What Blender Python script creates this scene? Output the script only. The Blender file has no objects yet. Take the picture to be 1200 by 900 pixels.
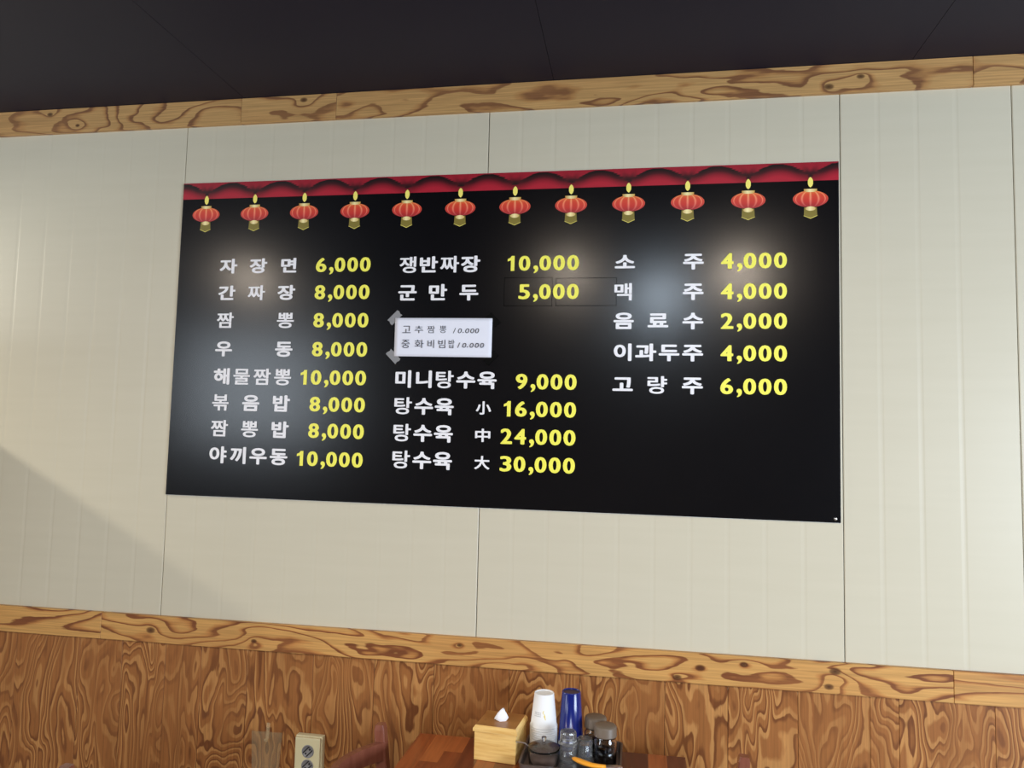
import bpy, bmesh, math, random
from mathutils import Vector, Matrix

random.seed(7)
SC = bpy.context.scene
COL = SC.collection
PI = math.pi

# ------------------------------------------------------------------ camera, world, lights, exposure
cam_d = bpy.data.cameras.new('camera')
cam = bpy.data.objects.new('camera', cam_d)
COL.objects.link(cam)
SC.camera = cam
cam_d.sensor_width = 36.0
cam_d.lens = 869.2 / 1200 * 36.0
cam_d.clip_start = 0.05
RIGHT = Vector((0.98599, 0.16516, 0.02301))
FWD = Vector((-0.16642, 0.98332, 0.07335))
UP = Vector((-0.01052, -0.07615, 0.99704))
rot = Matrix((RIGHT, UP, -FWD)).transposed()
cam.matrix_world = Matrix.Translation((0.4495, -2.1340, 1.565)) @ rot.to_4x4()

SC.view_settings.view_transform = 'Standard'
SC.view_settings.look = 'None'
SC.view_settings.gamma = 1.0
SC.view_settings.use_curve_mapping = False
SC.view_settings.exposure = 0.0

world = bpy.data.worlds.new('world')
SC.world = world
world.use_nodes = True
bg = world.node_tree.nodes['Background']
bg.inputs['Color'].default_value = (0.93, 0.96, 1.0, 1)
bg.inputs['Strength'].default_value = 0.165


def light(kind, name, loc, energy, color, target=None, **kw):
    d = bpy.data.lights.new(name, kind)
    d.energy = energy
    d.color = color
    for k, v in kw.items():
        setattr(d, k, v)
    o = bpy.data.objects.new(name, d)
    o.location = loc
    if target is not None:
        o.rotation_euler = (Vector(target) - Vector(loc)).to_track_quat('-Z', 'Y').to_euler()
    COL.objects.link(o)
    return o


WARM = (1.0, 0.84, 0.68)
COOL = (0.80, 0.90, 1.0)
# warm round downlights in a row on the ceiling, behind the photographer
for lx, le in ((-2.15, 22), (0.02, 16), (1.06, 26)):
    light('AREA', 'downlight', (lx, -2.5, 2.615), le, WARM, (lx, -2.5, 0), shape='DISK', size=0.13)
# cool tube light on the ceiling further back
light('AREA', 'tube_light', (0.60, -3.3, 2.60), 44, (0.72, 0.86, 1.0), (0.60, -3.3, 0), shape='RECTANGLE', size=0.22, size_y=1.3)
# daylight: shop windows on the right and on the left, another at the left rear
light('AREA', 'window_light', (4.2, -3.0, 1.3), 205, (0.74, 0.86, 1.0), (0.9, 0, 1.4), shape='RECTANGLE', size=2.0, size_y=1.3)
light('AREA', 'window_light', (-4.4, -2.8, 1.2), 68, (0.86, 0.93, 1.0), (-0.7, 0, 1.3), shape='RECTANGLE', size=1.6, size_y=1.3)
light('AREA', 'window_light', (-3.2, -4.6, 2.0), 32, COOL, (-0.6, 0, 1.5), shape='RECTANGLE', size=1.2, size_y=1.0)
# downlight beyond the screen at the left
light('AREA', 'downlight', (-3.45, -0.75, 2.49), 90, (1.0, 0.93, 0.80), (-3.45, -0.75, 0), shape='DISK', size=0.11)


# ------------------------------------------------------------------ node helpers
class NT:
    def __init__(self, name):
        self.m = bpy.data.materials.new(name)
        self.m.use_nodes = True
        self.t = self.m.node_tree
        self.b = self.t.nodes['Principled BSDF']

    def n(self, typ, **kw):
        nd = self.t.nodes.new(typ)
        for k, v in kw.items():
            setattr(nd, k, v)
        return nd

    def link(self, a, b):
        self.t.links.new(a, b)

    def put(self, sock, v):
        if isinstance(v, bpy.types.NodeSocket):
            self.link(v, sock)
        elif v is not None:
            sock.default_value = v

    def math(self, op, a, b=None, c=None, clamp=False):
        nd = self.n('ShaderNodeMath', operation=op, use_clamp=clamp)
        self.put(nd.inputs[0], a)
        if b is not None:
            self.put(nd.inputs[1], b)
        if c is not None:
            self.put(nd.inputs[2], c)
        return nd.outputs[0]

    def vmath(self, op, a, b=None):
        nd = self.n('ShaderNodeVectorMath', operation=op)
        self.put(nd.inputs[0], a)
        if b is not None:
            self.put(nd.inputs[1], b)
        return nd.outputs['Value'] if op in ('LENGTH', 'DISTANCE') else nd.outputs[0]

    def noise(self, vec, scale=1.0, detail=2.0, rough=0.5, dist=0.0, w=None):
        nd = self.n('ShaderNodeTexNoise')
        nd.noise_dimensions = '4D' if w is not None else '3D'
        self.put(nd.inputs['Vector'], vec)
        nd.inputs['Scale'].default_value = scale
        nd.inputs['Detail'].default_value = detail
        nd.inputs['Roughness'].default_value = rough
        nd.inputs['Distortion'].default_value = dist
        if w is not None:
            self.put(nd.inputs['W'], w)
        return nd.outputs['Fac']

    def ramp(self, fac, stops, interp='LINEAR'):
        nd = self.n('ShaderNodeValToRGB')
        nd.color_ramp.interpolation = interp
        els = nd.color_ramp.elements
        while len(els) > 1:
            els.remove(els[-1])
        els[0].position, els[0].color = stops[0][0], c4(stops[0][1])
        for p, c in stops[1:]:
            e = els.new(p)
            e.color = c4(c)
        self.put(nd.inputs[0], fac)
        return nd.outputs[0]

    def mix(self, fac, a, b, mode='MIX'):
        nd = self.n('ShaderNodeMix', data_type='RGBA', blend_type=mode)
        self.put(nd.inputs['Factor'], fac)
        self.put(nd.inputs['A'], c4(a))
        self.put(nd.inputs['B'], c4(b))
        return nd.outputs['Result']

    def coord(self, scale=(1, 1, 1)):
        tc = self.n('ShaderNodeTexCoord')
        mp = self.n('ShaderNodeMapping')
        mp.inputs['Scale'].default_value = scale
        self.link(tc.outputs['Object'], mp.inputs['Vector'])
        return mp.outputs[0]

    def attr(self, name):
        nd = self.n('ShaderNodeAttribute', attribute_name=name)
        return nd.outputs['Fac']

    def bump(self, h, strength=0.2, dist=0.001):
        nd = self.n('ShaderNodeBump')
        nd.inputs['Strength'].default_value = strength
        nd.inputs['Distance'].default_value = dist
        self.put(nd.inputs['Height'], h)
        self.link(nd.outputs[0], self.b.inputs['Normal'])


def c4(c):
    if isinstance(c, bpy.types.NodeSocket) or c is None:
        return c
    return tuple(c) if len(c) == 4 else (*c, 1.0)


def srgb(r, g, b):
    f = lambda x: (x / 255 / 12.92) if x / 255 <= 0.04045 else ((x / 255 + 0.055) / 1.055) ** 2.4
    return (f(r), f(g), f(b))


def plain(name, col, rough=0.5, spec=0.5, metal=0.0, coat=0.0, trans=0.0, ior=1.45, alpha=1.0, var=0.0):
    t = NT(name)
    b = t.b
    if var:
        f = t.noise(t.coord((1, 1, 1)), 60, 3)
        t.link(t.mix(f, [x * (1 - var) for x in col], [min(1, x * (1 + var)) for x in col]), b.inputs['Base Color'])
    else:
        b.inputs['Base Color'].default_value = c4(col)
    b.inputs['Roughness'].default_value = rough
    b.inputs['Specular IOR Level'].default_value = spec
    b.inputs['Metallic'].default_value = metal
    b.inputs['Coat Weight'].default_value = coat
    b.inputs['Transmission Weight'].default_value = trans
    b.inputs['IOR'].default_value = ior
    b.inputs['Alpha'].default_value = alpha
    return t.m


def plywood(name, grain, light_c, mid_c, dark_c, K=9.0, fs=4.0, stretch=0.28, knots=(), rough=0.42, streak=0.35, thin=True):
    """rotary-cut plywood: contour bands of a slow noise stretched along the grain (grain 'x' or 'z')"""
    t = NT(name)
    s = (fs * stretch, fs, fs) if grain == 'x' else (fs, fs, fs * stretch)
    seed = t.attr('seed')
    w = t.math('MULTIPLY', seed, 37.0)
    base = t.noise(t.coord(s), 1.0, 2.2, 0.44, 0.45, w)
    wob = t.noise(t.coord((s[0] * 6, s[1] * 6, s[2] * 6)), 1.0, 2.0, 0.5, 0.0, w)
    v = t.math('MULTIPLY_ADD', base, K, t.math('MULTIPLY', wob, 0.55))
    kmask = None
    tc = t.n('ShaderNodeTexCoord')
    for kx, kz, r in knots:
        mp = t.n('ShaderNodeMapping')
        asp = (0.62, 0.0, 1.0) if grain == 'x' else (1.0, 0.0, 0.62)
        mp.inputs['Location'].default_value = (-kx * asp[0], 0, -kz * asp[2])
        mp.inputs['Scale'].default_value = asp
        t.link(tc.outputs['Object'], mp.inputs['Vector'])
        d = t.vmath('LENGTH', mp.outputs[0])
        fall = t.math('SUBTRACT', 1.0, t.math('DIVIDE', d, r * 6.5), clamp=True)
        v = t.math('MULTIPLY_ADD', t.math('MULTIPLY', fall, fall), 1.3, v)
        km = t.math('SUBTRACT', 1.0, t.math('DIVIDE', d, r), clamp=True)
        kmask = km if kmask is None else t.math('MAXIMUM', kmask, km)
    ring = t.math('FRACT', v)
    if thin:        # pale sheet with narrow dark latewood lines
        col = t.ramp(ring, [(0.0, light_c), (0.55, light_c), (0.72, mid_c), (0.84, dark_c), (0.95, dark_c), (1.0, light_c)])
    else:           # stained sheet: brown fields edged by lighter lines
        col = t.ramp(ring, [(0.0, light_c), (0.22, light_c), (0.36, mid_c), (0.66, mid_c), (0.82, dark_c), (0.94, dark_c), (1.0, light_c)])
    # broad fields of darker flat grain
    fields = t.noise(t.coord((s[0] * 0.9, s[1] * 0.9, s[2] * 0.9)), 1.0, 1.5, 0.5, 0.0, t.math('ADD', w, 11.3))
    ff = t.ramp(fields, [(0.42, (0, 0, 0)), (0.60, (1, 1, 1))])
    col = t.mix(t.math('MULTIPLY', ff, 0.30 if thin else 0.60), col, mid_c)
    # fine streaks along the grain
    fine = t.noise(t.coord((6, 260, 260) if grain == 'x' else (260, 260, 6)), 1.0, 2.0, 0.6, 0.0, w)
    fr = t.ramp(fine, [(0.30, (1, 1, 1)), (0.72, (1 - streak,) * 3)])
    col = t.mix(1.0, col, fr, 'MULTIPLY')
    if kmask is not None:
        km = t.ramp(kmask, [(0.0, (0, 0, 0)), (0.35, (0.75,) * 3), (1.0, (1, 1, 1))])
        col = t.mix(km, col, [x * 0.30 for x in dark_c])
    t.link(col, t.b.inputs['Base Color'])
    t.b.inputs['Roughness'].default_value = rough
    t.b.inputs['Specular IOR Level'].default_value = 0.35
    t.bump(ring, 0.08, 0.0006)
    return t.m


# ------------------------------------------------------------------ materials
def mat_wall():
    t = NT('painted_steel_panel')
    f = t.noise(t.coord((3, 3, 40)), 1.0, 3, 0.5)
    t.link(t.mix(f, srgb(202, 195, 173), srgb(208, 201, 180)), t.b.inputs['Base Color'])
    t.b.inputs['Roughness'].default_value = 0.36
    t.b.inputs['Specular IOR Level'].default_value = 0.42
    f2 = t.noise(t.coord((5, 5, 2.2)), 1.0, 1.5, 0.5)
    t.bump(f2, 0.12, 0.004)
    return t.m


def mat_board():
    t = NT('glossy_black_print')
    f = t.noise(t.coord((8, 8, 8)), 1.0, 2)
    t.link(t.mix(f, (0.0022, 0.0022, 0.0032), (0.0032, 0.0032, 0.0045)), t.b.inputs['Base Color'])
    t.b.inputs['Roughness'].default_value = 0.205
    t.b.inputs['Specular IOR Level'].default_value = 0.42
    f2 = t.noise(t.coord((420, 420, 420)), 1.0, 2, 0.6)
    t.bump(f2, 0.06, 0.0006)
    return t.m


def mat_swag():
    t = NT('red_drapery_print')
    sh = t.attr('shade')
    col = t.ramp(sh, [(0.0, srgb(178, 30, 50)), (0.30, srgb(146, 22, 40)), (0.62, srgb(66, 10, 20)), (0.90, srgb(8, 3, 5))])
    t.link(col, t.b.inputs['Base Color'])
    t.b.inputs['Roughness'].default_value = 0.35
    return t.m


def mat_lobe():
    t = NT('red_lantern_print')
    tc = t.n('ShaderNodeTexCoord')
    sp = t.n('ShaderNodeSeparateXYZ')
    t.link(tc.outputs['Object'], sp.inputs[0])
    z = t.math('MULTIPLY_ADD', sp.outputs['Z'], 1 / 0.049, 0.5, clamp=True)
    rib = t.attr('rib')
    base = t.ramp(z, [(0.0, srgb(150, 38, 46)), (0.35, srgb(205, 50, 44)), (0.75, srgb(222, 74, 48)), (1.0, srgb(236, 128, 62))])
    hi = t.ramp(z, [(0.0, srgb(190, 70, 80)), (0.5, srgb(255, 140, 112)), (1.0, srgb(255, 190, 120))])
    t.link(t.mix(rib, base, hi), t.b.inputs['Base Color'])
    t.b.inputs['Roughness'].default_value = 0.35
    return t.m


def mat_gold():
    t = NT('gold_print')
    tc = t.n('ShaderNodeTexCoord')
    sp = t.n('ShaderNodeSeparateXYZ')
    t.link(tc.outputs['Object'], sp.inputs[0])
    x = t.math('MULTIPLY_ADD', sp.outputs['X'], 1 / 0.036, 0.5, clamp=True)
    t.link(t.ramp(x, [(0, srgb(190, 140, 50)), (0.45, srgb(255, 240, 175)), (1, srgb(205, 160, 66))]), t.b.inputs['Base Color'])
    t.b.inputs['Roughness'].default_value = 0.35
    return t.m


def mat_staves():
    t = NT('stave_table_wood')
    seed = t.attr('seed')
    w = t.math('MULTIPLY', seed, 51.0)
    g = t.noise(t.coord((70, 5, 20)), 1.0, 3, 0.55, 0.6, w)
    tone = t.ramp(seed, [(0.0, srgb(86, 36, 20)), (0.35, srgb(124, 56, 28)), (0.65, srgb(160, 82, 38)), (1.0, srgb(184, 104, 52))])
    dark = t.mix(1.0, tone, (0.55, 0.5, 0.48), 'MULTIPLY')
    t.link(t.mix(t.ramp(g, [(0.35, (0, 0, 0)), (0.7, (0.8,) * 3)]), tone, dark), t.b.inputs['Base Color'])
    t.b.inputs['Roughness'].default_value = 0.28
    t.b.inputs['Coat Weight'].default_value = 0.3
    return t.m


def mat_chair():
    t = NT('varnished_red_brown_wood')
    g = t.noise(t.coord((60, 60, 9)), 1.0, 3, 0.55, 0.4)
    t.link(t.mix(g, srgb(104, 54, 40), srgb(150, 92, 72)), t.b.inputs['Base Color'])
    t.b.inputs['Roughness'].default_value = 0.26
    t.b.inputs['Coat Weight'].default_value = 0.4
    return t.m


def mat_bamboo(name, a, b):
    t = NT(name)
    g = t.noise(t.coord((14, 14, 160)), 1.0, 2, 0.5)
    v = t.noise(t.coord((40, 40, 40)), 1.0, 1)
    c = t.mix(t.ramp(g, [(0.35, (0, 0, 0)), (0.7, (1, 1, 1))]), a, b)
    t.link(t.mix(t.ramp(v, [(0.66, (0, 0, 0)), (0.74, (0.5,) * 3)]), c, [x * 0.6 for x in b]), t.b.inputs['Base Color'])
    t.b.inputs['Roughness'].default_value = 0.4
    return t.m


def mat_ceiling():
    t = NT('dark_brown_ceiling_board')
    f = t.noise(t.coord((2, 2, 2)), 1.0, 3)
    t.link(t.mix(f, srgb(33, 31, 44), srgb(40, 37, 50)), t.b.inputs['Base Color'])
    t.b.inputs['Roughness'].default_value = 0.55
    t.b.inputs['Specular IOR Level'].default_value = 0.2
    return t.m


TRIM_KNOTS = [(-1.02, 0.951, 0.011), (-0.677, 0.941, 0.007), (0.972, 0.973, 0.011), (0.956, 0.932, 0.009), (0.626, 0.957, 0.010),
              (0.565, 0.927, 0.009), (0.74, 0.974, 0.008), (-0.044, 0.972, 0.006)]
TOP_KNOTS = [(-1.502, 2.613, 0.008), (-0.596, 2.614, 0.009), (1.053, 2.591, 0.008), (0.969, 2.566, 0.010), (-1.395, 2.570, 0.006)]
M = {
    'wall': mat_wall(),
    'seam': plain('dark_panel_gap', srgb(74, 72, 68), 0.8),
    'trim_low': plywood('fir_plywood_strip', 'x', srgb(216, 164, 96), srgb(196, 134, 74), srgb(134, 78, 44), 13.0, 8.5, 0.24, TRIM_KNOTS),
    'trim_top': plywood('pale_fir_plywood_strip', 'x', srgb(206, 162, 104), srgb(190, 140, 86), srgb(138, 94, 62), 11.0, 8.0, 0.26, TOP_KNOTS),
    'wains': plywood('stained_fir_plywood_sheet', 'z', srgb(196, 140, 82), srgb(162, 104, 56), srgb(124, 73, 38), 19.0, 9.0, 0.30, (), 0.4, 0.3, False),
    'ceiling': mat_ceiling(),
    'floor': plain('brown_vinyl_floor', srgb(146, 128, 106), 0.5, var=0.12),
    'far_wall': plain('brown_grey_wall', srgb(120, 108, 98), 0.7),
    'screen': plain('pale_partition_board', srgb(190, 180, 160), 0.6),
    'board': mat_board(),
    'board_edge': plain('white_foam_board_edge', srgb(225, 225, 222), 0.6),
    'swag': mat_swag(),
    'white_ink': plain('white_print', srgb(244, 243, 247), 0.38),
    'yellow_ink': plain('yellow_print', srgb(252, 246, 96), 0.38),
    'lobe': mat_lobe(),
    'gold': mat_gold(),
    'olive': plain('olive_gold_print', srgb(132, 118, 50), 0.4),
    'flame': plain('pale_yellow_print', srgb(255, 240, 120), 0.4),
        'patch_edge': plain('dull_black_vinyl_edge', (0.0006, 0.0006, 0.0006), 0.9, 0.05),
    'steel': plain('brushed_steel', (0.62, 0.62, 0.62), 0.28, metal=1.0),
    'paper': plain('white_copy_paper', srgb(236, 238, 250), 0.75, 0.2),
    'pencil': plain('black_pen_ink', srgb(60, 62, 72), 0.6),
    'tape_grey': plain('grey_tape', srgb(150, 150, 152), 0.35, alpha=0.85),
    'tape_dark_reflection': plain('tape_painted_reflection', (0.0015, 0.0015, 0.0015), 0.5, 0.1),  # same tape as the grey strips, its dark reflection painted into the colour
    'stave': mat_staves(),
    'chair': mat_chair(),
    'bamboo': mat_bamboo('pale_bamboo', srgb(238, 198, 124), srgb(218, 170, 94)),
    'bamboo_top': mat_bamboo('brown_bamboo', srgb(172, 118, 62), srgb(150, 98, 48)),
    'tissue': plain('white_tissue', srgb(244, 244, 250), 0.9, 0.1),
    'paper_cup': plain('white_paper_cup', srgb(242, 242, 242), 0.55, 0.3),
    'cup_logo': plain('yellow_cup_print', srgb(236, 214, 110), 0.55),
    'cup_text': plain('grey_cup_print', srgb(196, 196, 196), 0.55),
    'blue': plain('blue_plastic', srgb(16, 30, 112), 0.22, coat=0.3),
    'blue_base': plain('dark_blue_plastic', srgb(30, 26, 62), 0.4),
    'glass': plain('clear_glass', (0.96, 0.97, 0.97), 0.03, trans=1.0, ior=1.48),
    'lightened_glass': plain('lightened_clear_glass', (0.98, 0.99, 0.99), 0.06, trans=0.94, ior=1.5),  # clear glass, a little white mixed in to stand for bright highlights
    'jar_lid': plain('grey_brown_lid', srgb(112, 98, 84), 0.45),
    'soy': plain('black_sauce', (0.004, 0.003, 0.003), 0.15),
    'chili': plain('brown_spice', srgb(112, 90, 80), 0.85, var=0.3),
    'tray': plain('dark_brown_tray', srgb(92, 78, 72), 0.34),
    'orange': plain('orange_plastic', srgb(246, 166, 44), 0.32),
    'cream': plain('cream_plastic', srgb(236, 228, 186), 0.4),
    'socket_grey': plain('grey_socket_plastic', srgb(150, 150, 152), 0.4),
    'socket_dark': plain('dark_socket_hole', srgb(40, 40, 42), 0.5),
    'clear_plastic': plain('clear_plastic_hook', srgb(236, 214, 170), 0.18, alpha=0.22),
}


# ------------------------------------------------------------------ mesh helpers
def link(name, me, parent=None):
    o = bpy.data.objects.new(name, me)
    COL.objects.link(o)
    if parent is not None:
        o.parent = parent
    return o


def empty(name, loc=(0, 0, 0), rotz=0.0):
    o = bpy.data.objects.new(name, None)
    o.empty_display_size = 0.05
    COL.objects.link(o)
    o.location = loc
    o.rotation_euler = (0, 0, rotz)
    return o


def tag(o, label=None, cat=None, group=None, kind=None):
    if label:
        o['label'] = label
    if cat:
        o['category'] = cat
    if group:
        o['group'] = group
    if kind:
        o['kind'] = kind
    return o


class MB:
    """collects shapes; build() links them as ONE mesh object"""
    def __init__(self):
        self.bm = bmesh.new()
        self.seed = self.bm.faces.layers.float.new('seed')
        self.slots = []

    def slot(self, mat):
        if mat not in self.slots:
            self.slots.append(mat)
        return self.slots.index(mat)

    def faces(self, verts, faces, mat, seed=0.0, smooth=False, xf=None):
        i = self.slot(mat)
        vs = [self.bm.verts.new((xf @ Vector(v)) if xf else v) for v in verts]
        out = []
        for f in faces:
            try:
                fc = self.bm.faces.new([vs[k] for k in f])
            except ValueError:
                continue
            fc.material_index = i
            fc.smooth = smooth
            fc[self.seed] = seed
            out.append(fc)
        return out

    def box(self, lo, hi, mat, seed=0.0, bevel=0.0, xf=None, seg=2):
        x0, y0, z0 = lo
        x1, y1, z1 = hi
        v = [(x0, y0, z0), (x1, y0, z0), (x1, y1, z0), (x0, y1, z0), (x0, y0, z1), (x1, y0, z1), (x1, y1, z1), (x0, y1, z1)]
        f = [(0, 3, 2, 1), (4, 5, 6, 7), (0, 1, 5, 4), (1, 2, 6, 5), (2, 3, 7, 6), (3, 0, 4, 7)]
        fs = self.faces(v, f, mat, seed, False, xf)
        if bevel > 0:
            es = list({e for q in fs for e in q.edges})
            r = bmesh.ops.bevel(self.bm, geom=es, offset=bevel, segments=seg, profile=0.6, affect='EDGES', clamp_overlap=True)
            for q in r['faces']:
                q.material_index = self.slot(mat)
                q[self.seed] = seed
        return fs

    def lathe(self, prof, mat, n=32, center=(0, 0, 0), smooth=True, mats=None):
        """profile [(r, z)...] revolved round z; r=0 ends close"""
        cx, cy, cz = center
        vs, ring = [], []
        for r, z in prof:
            if r < 1e-6:
                ring.append([len(vs)])
                vs.append((cx, cy, cz + z))
            else:
                ring.append(list(range(len(vs), len(vs) + n)))
                for k in range(n):
                    a = 2 * PI * k / n
                    vs.append((cx + r * math.cos(a), cy + r * math.sin(a), cz + z))
        fs = []
        for a, b in zip(ring, ring[1:]):
            for k in range(n):
                k2 = (k + 1) % n
                if len(a) == 1 and len(b) == 1:
                    continue
                if len(a) == 1:
                    fs.append((a[0], b[k2], b[k]))
                elif len(b) == 1:
                    fs.append((a[k], a[k2], b[0]))
                else:
                    fs.append((a[k], a[k2], b[k2], b[k]))
        return self.faces(vs, fs, mat, 0.0, smooth)

    def sweep(self, pts, w, h, mat, up=(0, 0, 1), seed=0.0, smooth=False, n=4):
        """rectangular (n=4) or round section swept along points; w sideways, h along up; w/h may be lists"""
        P = [Vector(p) for p in pts]
        up = Vector(up)
        rings, vs = [], []
        for i, p in enumerate(P):
            d = (P[min(i + 1, len(P) - 1)] - P[max(i - 1, 0)]).normalized()
            s = d.cross(up).normalized()
            u = s.cross(d).normalized()
            ww = w[i] if isinstance(w, (list, tuple)) else w
            hh = h[i] if isinstance(h, (list, tuple)) else h
            if n == 4:
                q = [(-.5, -.5), (.5, -.5), (.5, .5), (-.5, .5)]
            elif n == 8:
                c = 0.41
                q = [(-c, -.5), (c, -.5), (.5, -c), (.5, c), (c, .5), (-c, .5), (-.5, c), (-.5, -c)]
            else:
                q = [(.5 * math.cos(2 * PI * k / n), .5 * math.sin(2 * PI * k / n)) for k in range(n)]
            rings.append(list(range(len(vs), len(vs) + len(q))))
            vs += [p + s * (a * ww) + u * (b * hh) for a, b in q]
        fs = []
        m = len(rings[0])
        for a, b in zip(rings, rings[1:]):
            for k in range(m):
                fs.append((a[k], a[(k + 1) % m], b[(k + 1) % m], b[k]))
        fs.append(tuple(reversed(rings[0])))
        fs.append(tuple(rings[-1]))
        return self.faces(vs, fs, mat, seed, smooth)

    def build(self, name, parent=None, recalc=True):
        if recalc:
            bmesh.ops.recalc_face_normals(self.bm, faces=self.bm.faces)
        me = bpy.data.meshes.new(name)
        self.bm.to_mesh(me)
        self.bm.free()
        for m in self.slots:
            me.materials.append(M[m])
        return link(name, me, parent)


def copy_tree(o, parent=None):
    c = o.copy()
    COL.objects.link(c)
    if parent is not None:
        c.parent = parent
    for ch in list(o.children):
        copy_tree(ch, c)
    return c


# ------------------------------------------------------------------ setting
CEIL = 2.6311
mb = MB()
mb.box((-5, -6.2, -0.1), (5, 0.0, 0.0), 'floor')
tag(mb.build('floor'), kind='structure')

mb = MB()
mb.box((-5, -6.3, 0.0), (5, -6.2, CEIL), 'far_wall')
tag(mb.build('wall_front'), kind='structure')

# ceiling of dark boards with fine seams running away from the wall
mb = MB()
xs = [-5.0, -4.2, -3.2, -2.2, -0.80, 0.195, 1.187, 2.2, 3.2, 4.2, 5.0]
for a, b in zip(xs, xs[1:]):
    mb.box((a + 0.0006, -6.2, CEIL), (b - 0.0006, 0.0, CEIL + 0.02), 'ceiling')
mb.box((-5, -6.2, CEIL + 0.004), (5, 0.0, CEIL + 0.06), 'patch_edge')
tag(mb.build('ceiling'), kind='structure')

# wall of ribbed painted panels
mb = MB()
mb.box((-5, 0.006, 0.0), (5, 0.12, CEIL), 'seam')
seams = [-5.0, -4.0, -3.0, -2.0, -1.0, 0.0, 1.0, 1.438, 2.438, 3.438, 4.438, 5.0]
Z0, Z1 = 0.90, 2.60
GAP = 0.0011
for a, b in zip(seams, seams[1:]):
    prof = [(a + GAP, 0.006), (a + GAP, 0.0012), (a + GAP + 0.002, 0.0)]
    x = a + 0.1
    while x < b - 0.04:
        prof += [(x - 0.010, 0.0), (x - 0.0025, 0.0004), (x + 0.0015, 0.0004), (x + 0.0055, 0.0)]
        x += 0.1
    prof += [(b - GAP - 0.002, 0.0), (b - GAP, 0.0012), (b - GAP, 0.006)]
    vs = [(x, y, Z0) for x, y in prof] + [(x, y, Z1) for x, y in prof]
    n = len(prof)
    mb.faces(vs, [(k, k + 1, n + k + 1, n + k) for k in range(n - 1)], 'wall')
tag(mb.build('wall_back', recalc=False), kind='structure')

# plywood sheets below, in veneer strips
mb = MB()
ws = [-5.0, -4.3, -3.6, -3.0, -2.5, -2.0, -1.72, -1.495, -1.268, -1.12, -0.972, -0.852, -0.70, -0.49, -0.30, -0.12, 0.10, 0.30, 0.533, 0.70,
      0.88, 1.06, 1.131, 1.36, 1.60, 1.90, 2.3, 2.8, 3.4, 4.0, 4.5, 5.0]
for a, b in zip(ws, ws[1:]):
    mb.box((a + 0.0005, -0.003, 0.0), (b - 0.0005, 0.006, 0.93), 'wains', seed=random.random(), bevel=0.0006, seg=1)
tag(mb.build('wall_back_panelling'), kind='structure')


def strip(name, joints, z0, z1, mat, depth, seeds):
    mb = MB()
    for k, (a, b) in enumerate(zip(joints, joints[1:])):
        mb.box((a + 0.0004, -depth, z0), (b - 0.0004, 0.004, z1), mat, seed=seeds[k % len(seeds)], bevel=0.0012, seg=1)
    return tag(mb.build(name), kind='structure')


strip('trim_1', [-5, -3.2, -0.808, -0.487, 1.340, 3.1, 5], 2.5474, CEIL - 0.0005, 'trim_top', 0.012, [0.11, 0.42, 0.73, 0.29, 0.87, 0.55])
strip('trim_2', [-5, -3.4, -1.192, 1.260, 3.2, 5], 0.9141, 0.9947, 'trim_low', 0.014, [0.93, 0.21, 0.64, 0.37, 0.77])

# waist-and-above screen standing out from the wall at the left, outside the picture
mb = MB()
mb.box((-2.26, -1.6, 0.0), (-2.22, -0.005, 1.83), 'screen', bevel=0.003)
tag(mb.build('wall_partition'), kind='structure')

# ------------------------------------------------------------------ lettering from the built-in font, thickened
GLYPH = {}


def glyph(ch):
    if ch not in GLYPH:
        c = bpy.data.curves.new('glyph', 'FONT')
        c.body = ch
        c.size = 1.0
        c.resolution_u = 4
        o = bpy.data.objects.new('glyph', c)
        COL.objects.link(o)
        dg = bpy.context.evaluated_depsgraph_get()
        me = bpy.data.meshes.new_from_object(o.evaluated_get(dg))
        vs = [(v.co.x, v.co.y) for v in me.vertices]
        fs = [tuple(p.vertices) for p in me.polygons]
        bpy.data.objects.remove(o)
        bpy.data.curves.remove(c)
        bpy.data.meshes.remove(me)
        bb = (min(v[0] for v in vs), max(v[0] for v in vs), min(v[1] for v in vs), max(v[1] for v in vs))
        GLYPH[ch] = (vs, fs, bb)
    return GLYPH[ch]


DIRS = [(0, 0), (1, 0), (-1, 0), (0, 1), (0, -1), (.75, .75), (-.75, .75), (.75, -.75), (-.75, -.75)]


def stamp(mb, ch, x0, z0, sx, sz, dx, dz, mat, y, shear=0.0):
    vs, fs, bb = glyph(ch)
    for q, (a, b) in enumerate(DIRS if dx > 0 else DIRS[:1]):
        pts = [(x0 + v[0] * sx + (v[1] * sz) * shear + a * dx, y + 2.5e-5 * q, z0 + v[1] * sz + b * dz) for v in vs]
        # font faces point to +z of the text plane; here they must face -y
        mb.faces(pts, fs, mat)


def fit(mb, ch, l, r, b, t, dx, dz, mat, y, shear=0.0):
    """one character stamped so that its thick ink fills the box l..r, b..t"""
    bb = glyph(ch)[2]
    sx = (r - l - 2 * dx) / (bb[1] - bb[0])
    sz = (t - b - 2 * dz) / (bb[3] - bb[2])
    stamp(mb, ch, l + dx - bb[0] * sx, b + dz - bb[2] * sz, sx, sz, dx, dz, mat, y, shear)


EMX, EMZ = 0.0645, 0.0545
DENSE = set('뽕짬쟁짜물볶탕맥량')


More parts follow.
